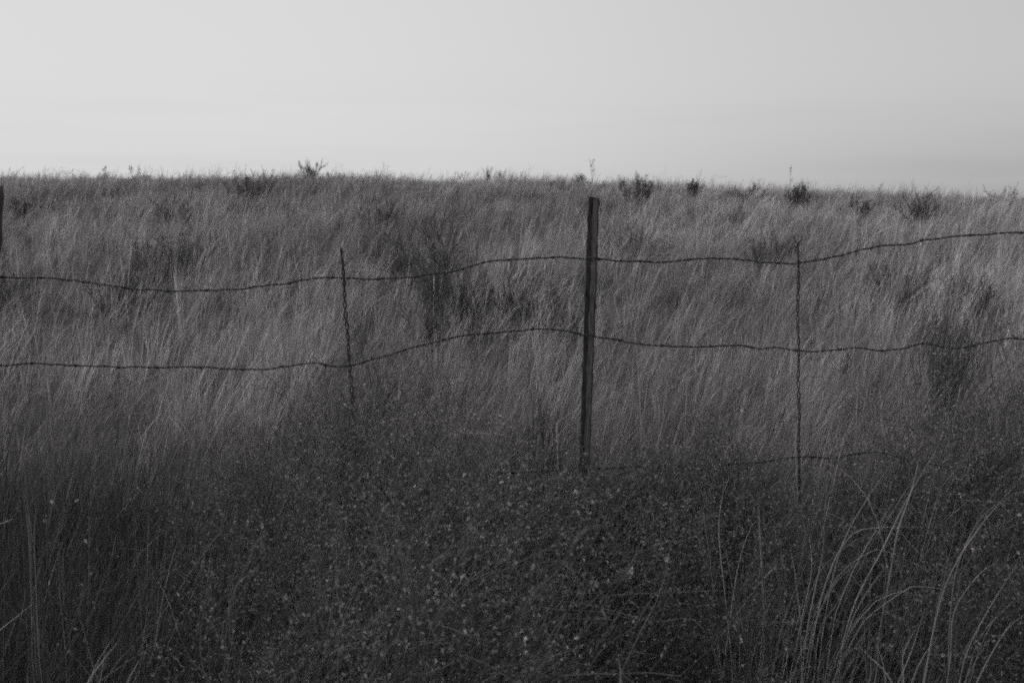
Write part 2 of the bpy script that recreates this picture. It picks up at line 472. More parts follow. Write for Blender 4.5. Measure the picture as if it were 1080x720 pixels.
weed_thing('flowering_weed', 488, 588, 2.0, .16, 'low weed densely covered in pale round seed heads at the bottom centre', 0.085, 0.37, 0.75, 0.0052, n_main=15)
weed_thing('flowering_weed', 425, 612, 1.95, .12, 'smaller pale headed weed left of the densest one at the bottom centre', 0.085, 0.34, 0.6, 0.0048, n_main=10)
weed_thing('flowering_weed', 660, 500, 3.45, .22, 'weed with scattered pale flower heads just right of the metal post foot', 0.075, 0.28, 0.3, 0.0050)
weed_thing('flowering_weed', 1025, 590, 2.6, .22, 'weed with sparse pale heads among the arching blades at lower right', 0.065, 0.38, 0.2, 0.0055, n_twig=7)
weed_thing('flowering_weed', 800, 640, 2.4, .16, 'small weed with a few pale heads beneath the tall straight stalk', 0.065, 0.38, 0.2, 0.0050, n_twig=6)
weed_thing('spindly_weed', 368, 405, 3.95, .16, 'dark spindly weed with dotted heads climbing the leaning wire stay', 0.065, 0.28, 0.2, 0.0055, n_twig=8)
weed_thing('spindly_weed', 40, 515, 3.0, .14, 'thin weed with two pale heads by the reed bundle at lower left', 0.06, 0.40, 0.08, 0.0075, n_main=4, n_twig=5)

# ------------------------------------------------------------------ shrubs on the hillside
def shrub(x, ytop, ybot, wpx, style, label, name='dark_shrub', cat='shrub', tone=0.105):
    Y = d_of(x, ybot, 0.34) if ybot > 196 else 35.0
    p = at(x, ytop, Y); gz = float(ground_z(p[0], Y))
    h = max((p[2] - gz) * (.88 if style == 'low' else 1.0), 0.25); rad = wpx * (.62 if style == 'low' else .5) * Y / F
    a, b = MB(), MB()
    far = Y / 12.0
    if style in ('broom', 'sparse'):
        n = (14 if wpx < 12 else 80) if style == 'broom' else 26
        ang = RNG.uniform(0, 2 * math.pi, n); sp = np.sqrt(RNG.uniform(0, 1, n)) * rad / h * 1.15
        d = np.stack([np.cos(ang) * sp + 0.06, np.sin(ang) * sp, np.ones(n)], 1)
        s = RNG.normal(0, rad * 0.22, (n, 3)) * [1, 1, 0]
        L0 = h * RNG.uniform(0.65, 1.08, n)
        P = grow(s, d, L0, 6, 0.02, 0.015, 0.05)
        tubes(a, P, np.linspace(0.0042, 0.0012, 6)[None] * np.ones((n, 1)) * max(far, .8), tone * RNG.uniform(.7, 1.3, n), 3)
        q, dd, ii = sample_on(P, 5, 0.12, 0.85)
        P1 = grow(q, side_dir(dd, 0.35), L0[ii] * RNG.uniform(.15, .4, len(q)), 4, .05, .01, .06)
        tubes(b, P1, np.linspace(0.0022, 0.0008, 4)[None] * np.ones((len(q), 1)) * max(far, .8), tone * RNG.uniform(.7, 1.6, len(q)), 3)
    elif style == 'bare':
        n = 10
        ang = np.arange(n) * 2.399 + RNG.normal(0, .25, n); sp = np.linspace(.25, 1.25, n) * rad / h * 1.35
        d = np.stack([np.cos(ang) * sp, np.sin(ang) * sp, np.ones(n)], 1)
        L0 = h * RNG.uniform(.6, .96, n)
        P = grow(RNG.normal(0, .03, (n, 3)) * [1, 1, 0], d, L0, 6, 0.0, 0.0, 0.13)
        tubes(a, P, np.linspace(0.011, 0.004, 6)[None] * np.ones((n, 1)) * max(far * .8, .8), tone * RNG.uniform(.7, 1.1, n), 5)
        q, dd, ii = sample_on(P, 7, .3, 1)
        P1 = grow(q, side_dir(dd, .8), L0[ii] * RNG.uniform(.2, .42, len(q)), 5, .08, .0, .12)
        tubes(a, P1, np.linspace(0.0055, 0.002, 5)[None] * np.ones((len(q), 1)) * max(far * .8, .8), tone * RNG.uniform(.7, 1.2, len(q)), 3)
        q, dd, ii = sample_on(P1, 5, .2, 1)
        P2 = grow(q, side_dir(dd, .8), RNG.uniform(.05, .14, len(q)) * h, 4, .1, 0, .12)
        tubes(b, P2, np.linspace(0.0026, 0.001, 4)[None] * np.ones((len(q), 1)) * max(far * .8, .8), tone * RNG.uniform(.7, 1.4, len(q)), 3)
        # low brushy skirt
        q, dd, ii = sample_on(P, 22, .1, .6)
        P3 = grow(q, side_dir(dd, 1.1), RNG.uniform(.15, .3, len(q)) * h, 4, .1, .03, .12)
        tubes(b, P3, np.linspace(0.003, 0.001, 4)[None] * np.ones((len(q), 1)) * max(far * .8, .8), tone * RNG.uniform(.7, 1.4, len(q)), 3)
    elif style == 'stalks':
        n = 1 if wpx <= 5 else 2 if wpx <= 6 else max(3, int(wpx / 3))
        s = RNG.normal(0, .012, (n, 3)) * [1, 1, 0]
        L0 = h * RNG.uniform(.8, 1.05, n)
        P = grow(s, np.stack([RNG.uniform(-1, 1, n) * rad / h * 1.2, RNG.normal(0, .1, n), np.ones(n)], 1), L0, 6, .0, .0, .07)
        tubes(a, P, np.linspace(0.006, 0.003, 6)[None] * np.ones((n, 1)) * far * .6, tone * np.ones(n), 3)
        q, dd, ii = sample_on(P, 5, .5, 1)
        P1 = grow(q, side_dir(dd, .8), RNG.uniform(.06, .14, len(q)) * h, 4, .05, 0, .15)
        tubes(a, P1, np.linspace(0.004, 0.002, 4)[None] * np.ones((len(q), 1)) * far * .6, tone * np.ones(len(q)), 3)
        k = RNG.uniform(0, 1, len(q)) < .6
        heads(b, P1[k, -1], 0.012 * far, tone * 1.3 * np.ones(k.sum()), 7)
    else:                                                   # low, round, leafy
        n = int(min(60, 16 + 26 * rad / .4)) if style == 'low' else 30
        ang = RNG.uniform(0, 2 * math.pi, n); sp = np.sqrt(RNG.uniform(0, 1, n)) * rad / h * 1.2
        d = np.stack([np.cos(ang) * sp, np.sin(ang) * sp, np.ones(n)], 1)
        s = np.stack([np.cos(ang) * sp * h * .45, np.sin(ang) * sp * h * .45, np.zeros(n)], 1)
        L0 = h * RNG.uniform(.6, 1.08, n) * (1.0 - 0.25 * np.clip(sp * h / max(rad, .01), 0, 1))
        P = grow(s, d, L0, 5, 0.03, 0.02, 0.10)
        tubes(a, P, np.linspace(0.006, 0.002, 5)[None] * np.ones((n, 1)) * max(far * .7, .7), tone * RNG.uniform(.6, 1.0, n), 3)
        q, dd, ii = sample_on(P, 12, .12, 1)
        P1 = grow(q, side_dir(dd, .7), L0[ii] * RNG.uniform(.12, .32, len(q)), 4, .12, .02, .12)
        tubes(b, P1, np.linspace(0.003, 0.001, 4)[None] * np.ones((len(q), 1)) * max(far * .8, .8), tone * RNG.uniform(.7, 1.4, len(q)), 3)
        q, dd, ii = sample_on(P1, 4, .1, 1)
        leaves(b, q, 0.020 * max(far, .7), tone * RNG.uniform(.7, 1.9, len(q)), .6)
        # dead grass caught in the shrub
        k_ = 46; aa_ = RNG.uniform(0, 2 * math.pi, k_); rr_ = np.sqrt(RNG.uniform(0, 1, k_)) * rad * 1.1
        G = grow(np.stack([rr_ * np.cos(aa_), rr_ * np.sin(aa_), np.zeros(k_)], 1), np.stack([RNG.normal(.25, .25, k_), RNG.normal(0, .25, k_), np.ones(k_)], 1), h * RNG.uniform(.6, 1.15, k_), 6, -.02, .06, .06)
        ribbons(b, G, np.linspace(.003, .001, 6)[None] * np.ones((k_, 1)) * max(far, .8), norm(RNG.normal(size=(k_, 3))), .22 * RNG.uniform(.6, 1.3, k_))
    t = empty(name, (p[0], Y, gz - 0.02), label, cat)
    a.build('stem', M['bark'], t)
    b.build('foliage', M['shrub'], t)
    return t

shrub(997, 318, 405, 78, 'broom', 'big dark broom shrub with spiky upright stems behind the lower wire at right', 'broom_shrub', tone=0.085)
shrub(458, 216, 305, 62, 'bare', 'bare forked shrub with brushy base rising behind the upper wire', 'bare_shrub', tone=0.075)
shrub(425, 242, 268, 44, 'bare', 'thin bare shrub leaning left beside the bigger forked shrub', 'bare_shrub', tone=0.11)
shrub(488, 262, 318, 46, 'low', 'low dark shrub right of the bare forked shrub at the upper wire', tone=0.05)
SHRUBS = (
    (183, 221, 258, 92, 'low', 'wide low dark shrub on the left hillside above the upper wire'),
    (187, 206, 226, 30, 'bare', 'small twiggy shrub just above the wide low dark shrub'),
    (668, 220, 264, 58, 'low', 'rounded dark shrub just right of the metal post top'),
    (590, 283, 318, 60, 'low', 'dark low shrub under the upper wire left of the metal post'),
    (545, 276, 300, 40, 'low', 'small dark shrub under the arch of the upper wire'),
    (268, 174, 199, 62, 'low', 'long dark shrub patch breaking the skyline left of centre'),
    (327, 169, 187, 14, 'bare', 'tiny bare tree-like shrub standing up on the skyline'),
    (350, 179, 192, 36, 'low', 'flat dark shrub on the skyline right of the tiny bare one'),
    (398, 198, 224, 44, 'low', 'dark shrub below the skyline above the leaning wire stay'),
    (145, 181, 195, 26, 'low', 'small dark shrub on the skyline at the far left'),
    (514, 177, 189, 8, 'broom', 'little pointed bush on the middle skyline, left one of two'),
    (526, 178, 189, 7, 'broom', 'little pointed bush on the middle skyline, right one of two'),
    (672, 179, 202, 28, 'round', 'spiky bush on the skyline right of the metal post'),
    (613, 182, 196, 12, 'bare', 'tiny forked twig bush on the skyline left of the metal post'),
    (730, 187, 198, 12, 'round', 'small pale bush on the skyline between post and upright stay'),
    (790, 190, 199, 54, 'low', 'flat dark mound of brush on the right skyline'),
    (841, 185, 208, 20, 'round', 'round dark bush on the skyline above the upright wire stay'),
    (907, 200, 213, 18, 'low', 'small low bush below the right skyline'),
    (971, 200, 224, 18, 'bare', 'vase shaped dark bush near the right skyline'),
    (948, 254, 292, 54, 'low', 'dark low shrub under the rising upper wire at right'),
    (1022, 268, 296, 44, 'low', 'dark shrub patch under the upper wire by the right edge'),
    (815, 228, 262, 40, 'low', 'faint dark shrub left of the fork topped stay'),
    (30, 196, 212, 34, 'low', 'faint low shrub right of the wooden post top'),
    (8, 258, 296, 34, 'low', 'dark shrub at the foot of the left edge wooden post'),
    (128, 266, 296, 56, 'low', 'broad faint shrub under the sagging left part of upper wire'),
    (455, 318, 338, 26, 'bare', 'small twig fan below the upper wire under the forked shrub'),
)
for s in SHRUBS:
    sky_ = s[2] <= 202                                    # far off on the crest: paler tone
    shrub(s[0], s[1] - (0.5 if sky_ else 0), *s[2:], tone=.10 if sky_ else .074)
STALKS = (
    (625, 166, 191, 6, 'two hair thin tall weed stalks on the skyline above the metal post'),
    (832, 168, 198, 5, 'hair thin tall weed stalk left of the round skyline bush'),
    (927, 188, 204, 5, 'short thin weed stalk on the right skyline'),
    (113, 172, 187, 10, 'thin weed stalks on the left skyline, left tuft'),
    (140, 172, 187, 14, 'thin weed stalks behind the small far left skyline shrub'),
    (490, 178, 189, 16, 'sparse dotted weed stalks left of the two pointed bushes'),
    (552, 181, 190, 10, 'single dotted weed stalk right of the two pointed bushes'),
    (1060, 192, 210, 44, 'ragged weed stalks with heads on the far right skyline'),
)
for (x, a, b, w, l) in STALKS:
    shrub(x, a + 1, b, w, 'stalks', l, 'weed_stalk', 'weed', 0.13)
shrub(566, 415, 505, 74, 'sparse', 'dark spiky broom plant left of the metal post foot', 'broom_shrub', tone=0.05)

# ------------------------------------------------------------------ individual grass clumps and reeds near the camera
def catmull(pts, n):
    """centripetal Catmull-Rom through the points: no overshoot where spacing is uneven"""
    P = np.asarray(pts, float)
    P = np.concatenate([2 * P[:1] - P[1:2], P, 2 * P[-1:] - P[-2:-1]])
    t = np.concatenate([[0], np.cumsum(np.sqrt(np.linalg.norm(np.diff(P, axis=0), axis=1)) + 1e-6)])
    u = np.linspace(t[1], t[-2] - 1e-7, n)
    i = np.clip(np.searchsorted(t, u, 'right') - 1, 1, len(P) - 3)
    g = lambda k: t[i + k][:, None]
    u = u[:, None]
    def mix(A, B, a, b): return A * (g(b) - u) / (g(b) - g(a)) + B * (u - g(a)) / (g(b) - g(a))
    A1 = mix(P[i - 1], P[i], -1, 0); A2 = mix(P[i], P[i + 1], 0, 1); A3 = mix(P[i + 1], P[i + 2], 1, 2)
    B1 = mix(A1, A2, -1, 1); B2 = mix(A2, A3, 0, 2)
    return mix(B1, B2, 0, 1)

def traced(mb, px, Y, w, tone, dY=0.0, root=True, fold=False):
    pts = [at(x, y, Y + dY * k / max(len(px) - 1, 1)) for k, (x, y) in enumerate(px)]
    if root:
        b = pts[0]; d = pts[0] - pts[1]
        gz = float(ground_z(b[0], b[1]))
        k = (b[2] - gz)
        s = d[0] / max(abs(d[2]), 1e-3) * k
        pts = [np.array([b[0] + np.clip(s, -.25, .25) * .6, b[1] + .02, gz - .01])] + pts
    n = 22
    if fold and len(pts) > 3:
        q_ = np.asarray(pts); l_ = np.concatenate([[0], np.cumsum(np.linalg.norm(np.diff(q_, axis=0), axis=1))]); u_ = np.linspace(0, l_[-1], n)
        C = .8 * np.stack([np.interp(u_, l_, q_[:, k]) for k in range(3)], 1) + .2 * catmull(pts, n)
    else:
        C = catmull(pts, n)
    t = np.linspace(0, 1, n)
    wd = w * np.interp(t, [0, .3, .75, 1], [.7, 1, .75, .1])
    curve_tube(mb, C, wd * .5, tone, 4)

def clump(name, lines, Y, label, cat='grass clump', w=0.0042, tone=0.34, extra=None, rep=1):
    mb = MB()
    for k, px in enumerate([l for l in lines for _ in range(rep)]):
        if rep > 1 and k % rep:
            c, sc = RNG.normal(0, 16), RNG.uniform(.7, 1.15)
            x0, y0 = px[0]
            px = [(x0 + (x - x0) * sc + c, y0 + (y - y0) * sc + RNG.normal(0, 1.5)) for x, y in px]
        y_ = Y + RNG.normal(0, .06)
        traced(mb, px, y_, w * (RNG.uniform(.8, 1.3) if k % rep == 0 else RNG.uniform(.5, .8)), tone * (RNG.uniform(.8, 1.35) if k % rep == 0 else RNG.uniform(.3, .75)), RNG.normal(0, .10), fold=RNG.uniform() < .4)
    if extra:
        x, y, n, hh, lean = extra
        p = at(x, y, Y)
        blades(mb, np.array([p[0]]), np.array([Y]), n, hh * .8, hh, w * .6, lean, np.array([tone * .7]), spread=.07, K=7, seed_heads=.1)
    o = mb.build(name, M['blade'])
    # origin at the foot of the clump
    co = np.empty(len(o.data.vertices) * 3, np.float32); o.data.vertices.foreach_get('co', co); co = co.reshape(-1, 3)
    b = co[co[:, 2].argmin()].copy()
    o.data.vertices.foreach_set('co', (co - b).ravel()); o.location = b; o.data.update()
    return tag(o, label, cat)

clump('arching_grass_clump', [
    [(872, 715), (880, 695), (901, 659), (922, 634), (950, 622), (980, 631)],
    [(850, 700), (858, 665), (873, 619), (892, 598), (925, 576), (956, 590), (990, 605)],
    [(855, 690), (867, 628), (886, 579), (904, 560), (928, 556), (987, 556)],
    [(880, 715), (905, 660), (953, 619), (987, 617), (1005, 631), (1017, 659)],
    [(846, 715), (852, 660), (866, 590), (870, 562)],
    [(848, 715), (860, 655), (885, 610), (912, 590)],
    [(870, 720), (880, 650), (900, 600), (935, 540), (950, 515)],
    [(862, 720), (872, 640), (890, 570), (925, 510), (948, 480)],
    [(858, 720), (866, 660), (880, 640), (898, 610)],
    [(884, 720), (890, 680), (905, 640), (930, 600)],
    [(880, 720), (900, 640), (930, 580), (960, 520), (990, 470)],
    [(845, 720), (845, 660), (838, 600), (832, 570)],
], 2.55, 'clump of pale arching grass blades at the lower right', w=.0028, tone=.29, rep=2, extra=(862, 700, 40, .74, .22))
clump('grass_clump', [
    [(953, 718), (953, 689), (968, 659)], [(924, 718), (926, 690), (928, 666)], [(948, 718), (960, 690), (976, 640)],
    [(940, 718), (915, 690), (905, 680)], [(935, 718), (930, 690), (918, 668)], [(962, 718), (975, 690), (990, 670)],
], 2.2, 'short grass blades at the bottom edge right of the arching clump', w=.0026, rep=2, extra=(948, 720, 40, .62, .1))
clump('tall_grass_clump', [
    [(1012, 720), (1023, 680), (1050, 630), (1085, 575)], [(1002, 698), (1006, 646), (1023, 617), (1045, 596), (1066, 597), (1085, 610)],
    [(1018, 720), (1035, 670), (1062, 640), (1090, 622)], [(1030, 720), (1045, 690), (1065, 660), (1085, 645)], [(1008, 720), (1015, 690), (1035, 655)],
    [(1000, 720), (1003, 640), (1012, 590), (1040, 540), (1075, 520)], [(990, 640), (1005, 600), (1030, 560), (1080, 500)],
], 2.4, 'tall bowed grass clump at the lower right corner', w=.0028, rep=2, tone=.25, extra=(1030, 700, 36, .74, .3))
clump('slender_grass_clump', [
    [(780, 700), (780, 660), (770, 605), (762, 560)], [(830, 720), (830, 690), (822, 660), (805, 648), (782, 650)],
    [(765, 690), (772, 640), (778, 600), (790, 560), (800, 545)], [(790, 710), (810, 640), (822, 620)], [(836, 700), (846, 650), (856, 600), (853, 560)],
    [(772, 700), (764, 620), (757, 560), (762, 520), (776, 490)], [(795, 720), (785, 690), (760, 660)], [(815, 710), (825, 660), (842, 610)],
], 2.7, 'loose slender grass stems between the upright stay and bottom edge', w=.0028, rep=3, extra=(790, 690, 60, .70, .1))
clump('tall_stalk', [[(806, 650), (802, 575), (800, 527)]], 2.7, 'single straight pale stalk below the upright wire stay', 'stalk', w=.0050, tone=.30)
clump('tall_stalk', [[(940, 600), (947, 560), (962, 515), (970, 480)]], 3.0, 'thick pale leaning stalk under the big broom shrub', 'stalk', w=.0055, tone=.30)
clump('bent_reed', [[(590, 530), (589, 500), (588, 470), (587, 449), (588, 445), (596, 440), (606, 432)]], 3.5, 'pale reed snapped over just left of the metal post', 'reed', w=.0055, tone=.27)
clump('arching_weed', [[(930, 560), (918, 528), (900, 505), (875, 488), (850, 488)]], 3.2, 'thin stem arching left beneath the upright stay', 'stem', w=.0045, tone=.24)
clump('reed_bundle', [
    [(40, 700), (35, 640), (33, 580), (30, 530), (26, 490)], [(34, 700), (33, 630), (30, 560), (22, 500)], [(42, 700), (38, 620), (36, 560), (40, 520)],
    [(38, 700), (34, 610), (28, 520), (20, 440)], [(30, 700), (34, 660), (42, 612)],
], 2.6, 'bundle of thin upright reeds at the lower left', 'reed', w=.0034, tone=.2, rep=3)
clump('leaning_stem', [[(-30, 690), (0, 664), (40, 632)]], 2.4, 'pale stem slanting up from the left edge', 'stem', w=.0035, tone=.3, )
clump('leaning_stem', [[(-40, 565), (-10, 556), (14, 547)]], 2.4, 'short bright stem poking in from the left edge', 'stem', w=.0045, tone=.42)
clump('grass_tuft', [
    [(92, 722), (106, 700), (126, 674)], [(108, 722), (120, 702), (146, 674)], [(134, 722), (142, 705), (152, 688)], [(178, 722), (187, 713), (195, 705)],
    [(96, 722), (100, 704), (122, 668)],
], 2.0, 'few broad pale grass blades at the bottom left edge', 'grass tuft', w=.0052, tone=.22)
clump('leaning_stem', [[(650, 720), (668, 680), (690, 640), (704, 600), (708, 570)]], 2.3, 'long thin stem curving up near the bottom centre right', 'stem', w=.0030, tone=.22)
clump('leaning_stem', [[(655, 722), (654, 705), (652, 690)]], 1.9, 'short upright pale blade at the bottom edge right of centre', 'stem', w=.0060, tone=.42)
clump('dry_stem', [[(735, 655), (690, 655), (640, 642), (600, 634), (566, 633)]], 2.5, 'thin dry stem lying almost level at the bottom centre', 'stem', w=.0035, tone=.2)
clump('dry_stem', [[(520, 560), (508, 530), (498, 510), (490, 490)]], 3.0, 'thin straight stem slanting through the weeds left of the post', 'stem', w=.0028, tone=.25)
clump('dry_stem', [[(287, 505), (275, 495), (265, 470), (254, 452)]], 3.4, 'thin straight stem slanting through grass at left of the weeds', 'stem', w=.0030, tone=.25)

# curved dry seed spike in the weeds and a bent-over tuft in the grass
mb = MB()
C = catmull([at(600, 590, 2.9), at(640, 560, 2.9), at(632, 556, 2.9), at(616, 562, 2.9), at(604, 578, 2.9), at(600, 595, 2.9)][1:], 24)
curve_tube(mb, C, 0.010 * np.interp(np.linspace(0, 1, 24), [0, .1, .7, 1], [.3, 1, .8, .3]), 0.09, 8)
p, d, _ = sample_on(C[None], 420, 0, 1)
leaves(mb, p + norm(RNG.normal(size=p.shape)) * .009, .010, .12 * RNG.uniform(.6, 1.4, len(p)))
g0 = C[-1]
curve_tube(mb, catmull([C[-1], C[-1] + [-.01, .02, -.15], [g0[0], g0[1] + .03, float(ground_z(g0[0], g0[1])) - .01]], 8), .003, .06, 5)
tag(mb.build('seed_spike', M['weed'], smooth=False), 'curved bristly seed spike drooping in the dark weeds below the post', 'seed spike')

clump('bent_grass_tuft', [[(474 + RNG.normal(0, 4), 486), (478 + RNG.normal(0, 3), 466 + RNG.normal(0, 2)), (486 + RNG.normal(0, 4), 458 + RNG.normal(0, 2)), (500 + RNG.normal(0, 6), 457 + RNG.normal(0, 2.5)), (514 + RNG.normal(0, 8), 459 + RNG.normal(0, 4))] for k in range(44)],
      3.95, 'pale tuft of grass bent over flat left of the metal post foot', 'grass tuft', w=.004, tone=.30)

# ------------------------------------------------------------------ the fence
base = on_fence(607, 640); base[2] = float(ground_z(base[0], base[1]))
fence = empty('barbed_wire_fence', base, 'barbed wire fence with steel post, twisted wire stays and wooden end post', 'fence')
B0 = base.copy()

def part(mb, name, mat, smooth=True, parent=None, label=None):
    for k in range(len(mb.v)): mb.v[k] = (mb.v[k] - B0).astype(np.float32)
    o = mb.build(name, mat, parent or fence, smooth)
    if label: o['label'] = label
    return o

# steel T post: flange facing the camera, web behind, studs down the face
top = on_fence(626, 208); low = on_fence(616, 490)
ax = norm(low - top); L = (top[2] - B0[2] + .12) / -ax[2]
s1 = norm(np.cross(np.array([0, 1, 0.]), ax)) ; s1 = s1 if s1[0] > 0 else -s1
ca, sa = math.cos(math.radians(24)), math.sin(math.radians(24))
f0 = norm(np.cross(ax, s1)); f0 = f0 if f0[1] < 0 else -f0
S = s1 * ca - f0 * sa; Fv = -norm(f0 * ca + s1 * sa)       # the flange is turned a little
hw, th, web = .0215, .0045, .036
prof = [(-hw, 0.002), (-hw, -.003), (-.006, -th - .001), (-.003, -th - web), (.003, -th - web), (.006, -th - .001), (hw, -.003), (hw, .002),
        (.012, .0015), (.009, .0045), (-.009, .0045), (-.012, .0015)]
K = 70
mb = MB(); V = []
for k in range(K):
    c = top + ax * (L * k / (K - 1))
    for (a, b) in prof:                                            # dents, rust scale and a battered top edge
        j = RNG.normal(0, .0009, 3) + S * (.0012 * math.sin(k * 1.7))
        if k == 0: j = j + ax * (RNG.uniform(.001, .005) - .004 * (a < -.01))
        V.append(c + S * a + Fv * b + j)
n = len(prof)
Q = [[k * n + s, k * n + (s + 1) % n, (k + 1) * n + (s + 1) % n, (k + 1) * n + s] for k in range(K - 1) for s in range(n)]
mb.add(V, Q, [[0, s, s + 1] for s in range(1, n - 1)], .05)
post = part(mb, 'steel_post', M['steel'], False, label='dark weathered steel T post standing upright in the middle')
stud0 = None
for k in range(int(L / .054)):                                     # studs
    if stud0 is None:
        mb = MB()
        u = [(-.008, -.009), (.008, -.009), (.008, .009), (-.008, .009)]
        V = [S * a + ax * b for a, b in u] + [S * a * .7 + ax * b * .6 + Fv * .008 for a, b in u]
        mb.add(V, [[0, 1, 5, 4], [1, 2, 6, 5], [2, 3, 7, 6], [3, 0, 4, 7], [4, 5, 6, 7]], None, .05)
        e = stud0 = mb.build('stud', M['steel'], post, False)
    else:
        e = stud0.copy(); COL.objects.link(e); e.parent = post
    e.location = top + ax * (.03 + .054 * k) + Fv * .0045 - B0

# wires
WTOP = [(-1100, 292), (-700, 287), (-150, 286), (-60, 289), (0, 291), (40, 293), (85, 297.5), (130, 303.5), (160, 306), (185, 307), (235, 305.5), (285, 300), (330, 293.5), (360, 293), (400, 294), (440, 291), (470, 288),
        (495, 281.5), (520, 276), (545, 273), (580, 271), (617, 272.3), (634, 272.8), (665, 276), (695, 275.5), (720, 273.5), (745, 272.7), (790, 276), (820, 277.5), (842, 277), (865, 273),
        (915, 263.5), (960, 255.5), (1000, 251), (1030, 247), (1060, 245), (1085, 246), (1150, 247), (1240, 243), (1500, 250), (1900, 246), (2300, 248)]
WMID = [(-1100, 384), (-700, 379), (-150, 381), (-60, 383), (0, 384), (40, 384), (75, 386), (110, 386.5), (180, 387.5), (225, 387), (262, 389), (300, 386), (335, 383), (352, 386), (374, 384.5), (400, 376.5), (440, 366), (470, 358), (510, 352),
        (545, 348), (585, 347), (600, 349), (612, 352), (627, 355.5), (645, 358), (680, 362), (705, 364.5), (720, 366), (745, 367), (780, 364.5), (800, 367), (820, 366), (845, 369.5), (880, 370.5), (910, 367),
        (945, 369), (975, 363), (1010, 366), (1045, 360.5), (1065, 357.5), (1085, 358), (1150, 356), (1240, 358), (1500, 364), (1900, 357), (2300, 360)]
WLOW = [(-1100, 540), (-700, 546), (-150, 545), (0, 541), (150, 538), (300, 521), (430, 504), (500, 499.5), (560, 497), (612, 494), (640, 492.5), (720, 492), (770, 489), (800, 487), (815, 485), (832, 484), (870, 482), (895, 480), (910, 478), (930, 478),
        (975, 488), (1030, 499), (1080, 503), (1150, 503), (1240, 500), (1500, 497), (1900, 499), (2300, 498)]

def barb_mesh(seed):
    r = random.Random(seed)
    mb = MB()
    t = np.linspace(0, 2 * math.pi * 2.2, 22)
    coil = np.stack([np.linspace(-.005, .005, 22), np.cos(t) * .0046, np.sin(t) * .0046], 1)
    e1 = coil[0] + np.array([-.004, r.uniform(-.010, .010), .017 * r.choice((-1, 1)) * r.uniform(.7, 1.1)])
    e2 = coil[-1] + np.array([.004, r.uniform(-.010, .010), -.017 * np.sign(e1[2]) * r.uniform(.7, 1.1)])
    P = np.concatenate([e1[None], coil, e2[None]])
    R = np.full(len(P), .0015); R[0] = R[-1] = .0004
    curve_tube(mb, P, R, .03, 5)
    return mb.build('barb', M['wire'], None, True)
BARBS = [barb_mesh(k) for k in range(4)]
used = set()

def wire(pts, label, off=.014, phase=0.0):
    P3 = [on_fence(x, y, off) for x, y in pts]
    C = catmull(P3, 3000)
    seg = np.linalg.norm(np.diff(C, axis=0), axis=1); s = np.concatenate([[0], np.cumsum(seg)])
    su = np.arange(0, s[-1], .006)
    C = np.stack([np.interp(su, s, C[:, k]) for k in range(3)], 1)
    kink = np.stack([np.zeros(len(su)), (vnoise(su * 9, su * 0, 4) - .5) * .006, (vnoise(su * 12, su * 0 + 3, 8) - .5) * .009 + (vnoise(su * 34, su * 0 + 1, 12) - .5) * .004], 1)
    C = C + kink
    T = norm(np.gradient(C, axis=0)); up = np.array([0, 0, 1.]); b = norm(np.cross(T, up)); c = np.cross(b, T)
    a = su / .052 * 2 * math.pi + phase
    mb = MB()
    for sh in (0, math.pi):
        h = b * np.cos(a + sh)[:, None] * .0020 + c * np.sin(a + sh)[:, None] * .0020
        curve_tube(mb, C + h, .0018, .03, 5)
    o = part(mb, 'barbed_wire', M['wire'], True, label=label)
    pos, k = random.uniform(0.02, .12), 0
    while pos < su[-1]:
        j = min(int(pos / .006), len(su) - 1)
        q = C[j]
        if abs(q[0]) < 3.4:
            src = BARBS[random.randrange(4)]
            if src.name not in used: used.add(src.name); e = src
            else: e = src.copy(); COL.objects.link(e)
            e.parent = o
            e.location = q - B0
            tt = Vector(T[j]); e.rotation_mode = 'QUATERNION'
            from mathutils import Quaternion
            e.rotation_quaternion = Vector((1, 0, 0)).rotation_difference(tt) @ Quaternion((1, 0, 0), random.uniform(0, 6.28))
        pos += random.choice((.155, .165, .17, .175, .15))
    return o
wire(WTOP, 'top strand of barbed wire')
wire(WMID, 'middle strand of barbed wire', phase=1.0)
wire(WLOW, 'bottom strand of barbed wire sunk in the weeds', phase=2.0)
for src in BARBS:
    if src.name not in used: bpy.data.objects.remove(src)

# tie clips where the wires cross the steel post
for (x, y) in ((625, 272.5), (619, 353.5), (615.6, 493.5)):
    mb = MB(); c = on_fence(x, y)
    t = np.linspace(0, 2 * math.pi, 26)
    P = c + S * (np.cos(t) * .0275)[:, None] + Fv * (np.sin(t) * .026 - .014)[:, None] + ax * (np.sin(t * 1.0 + .8) * .006)[:, None]
    curve_tube(mb, P, .0024, .03, 5)
    part(mb, 'wire_clip', M['wire'], True)

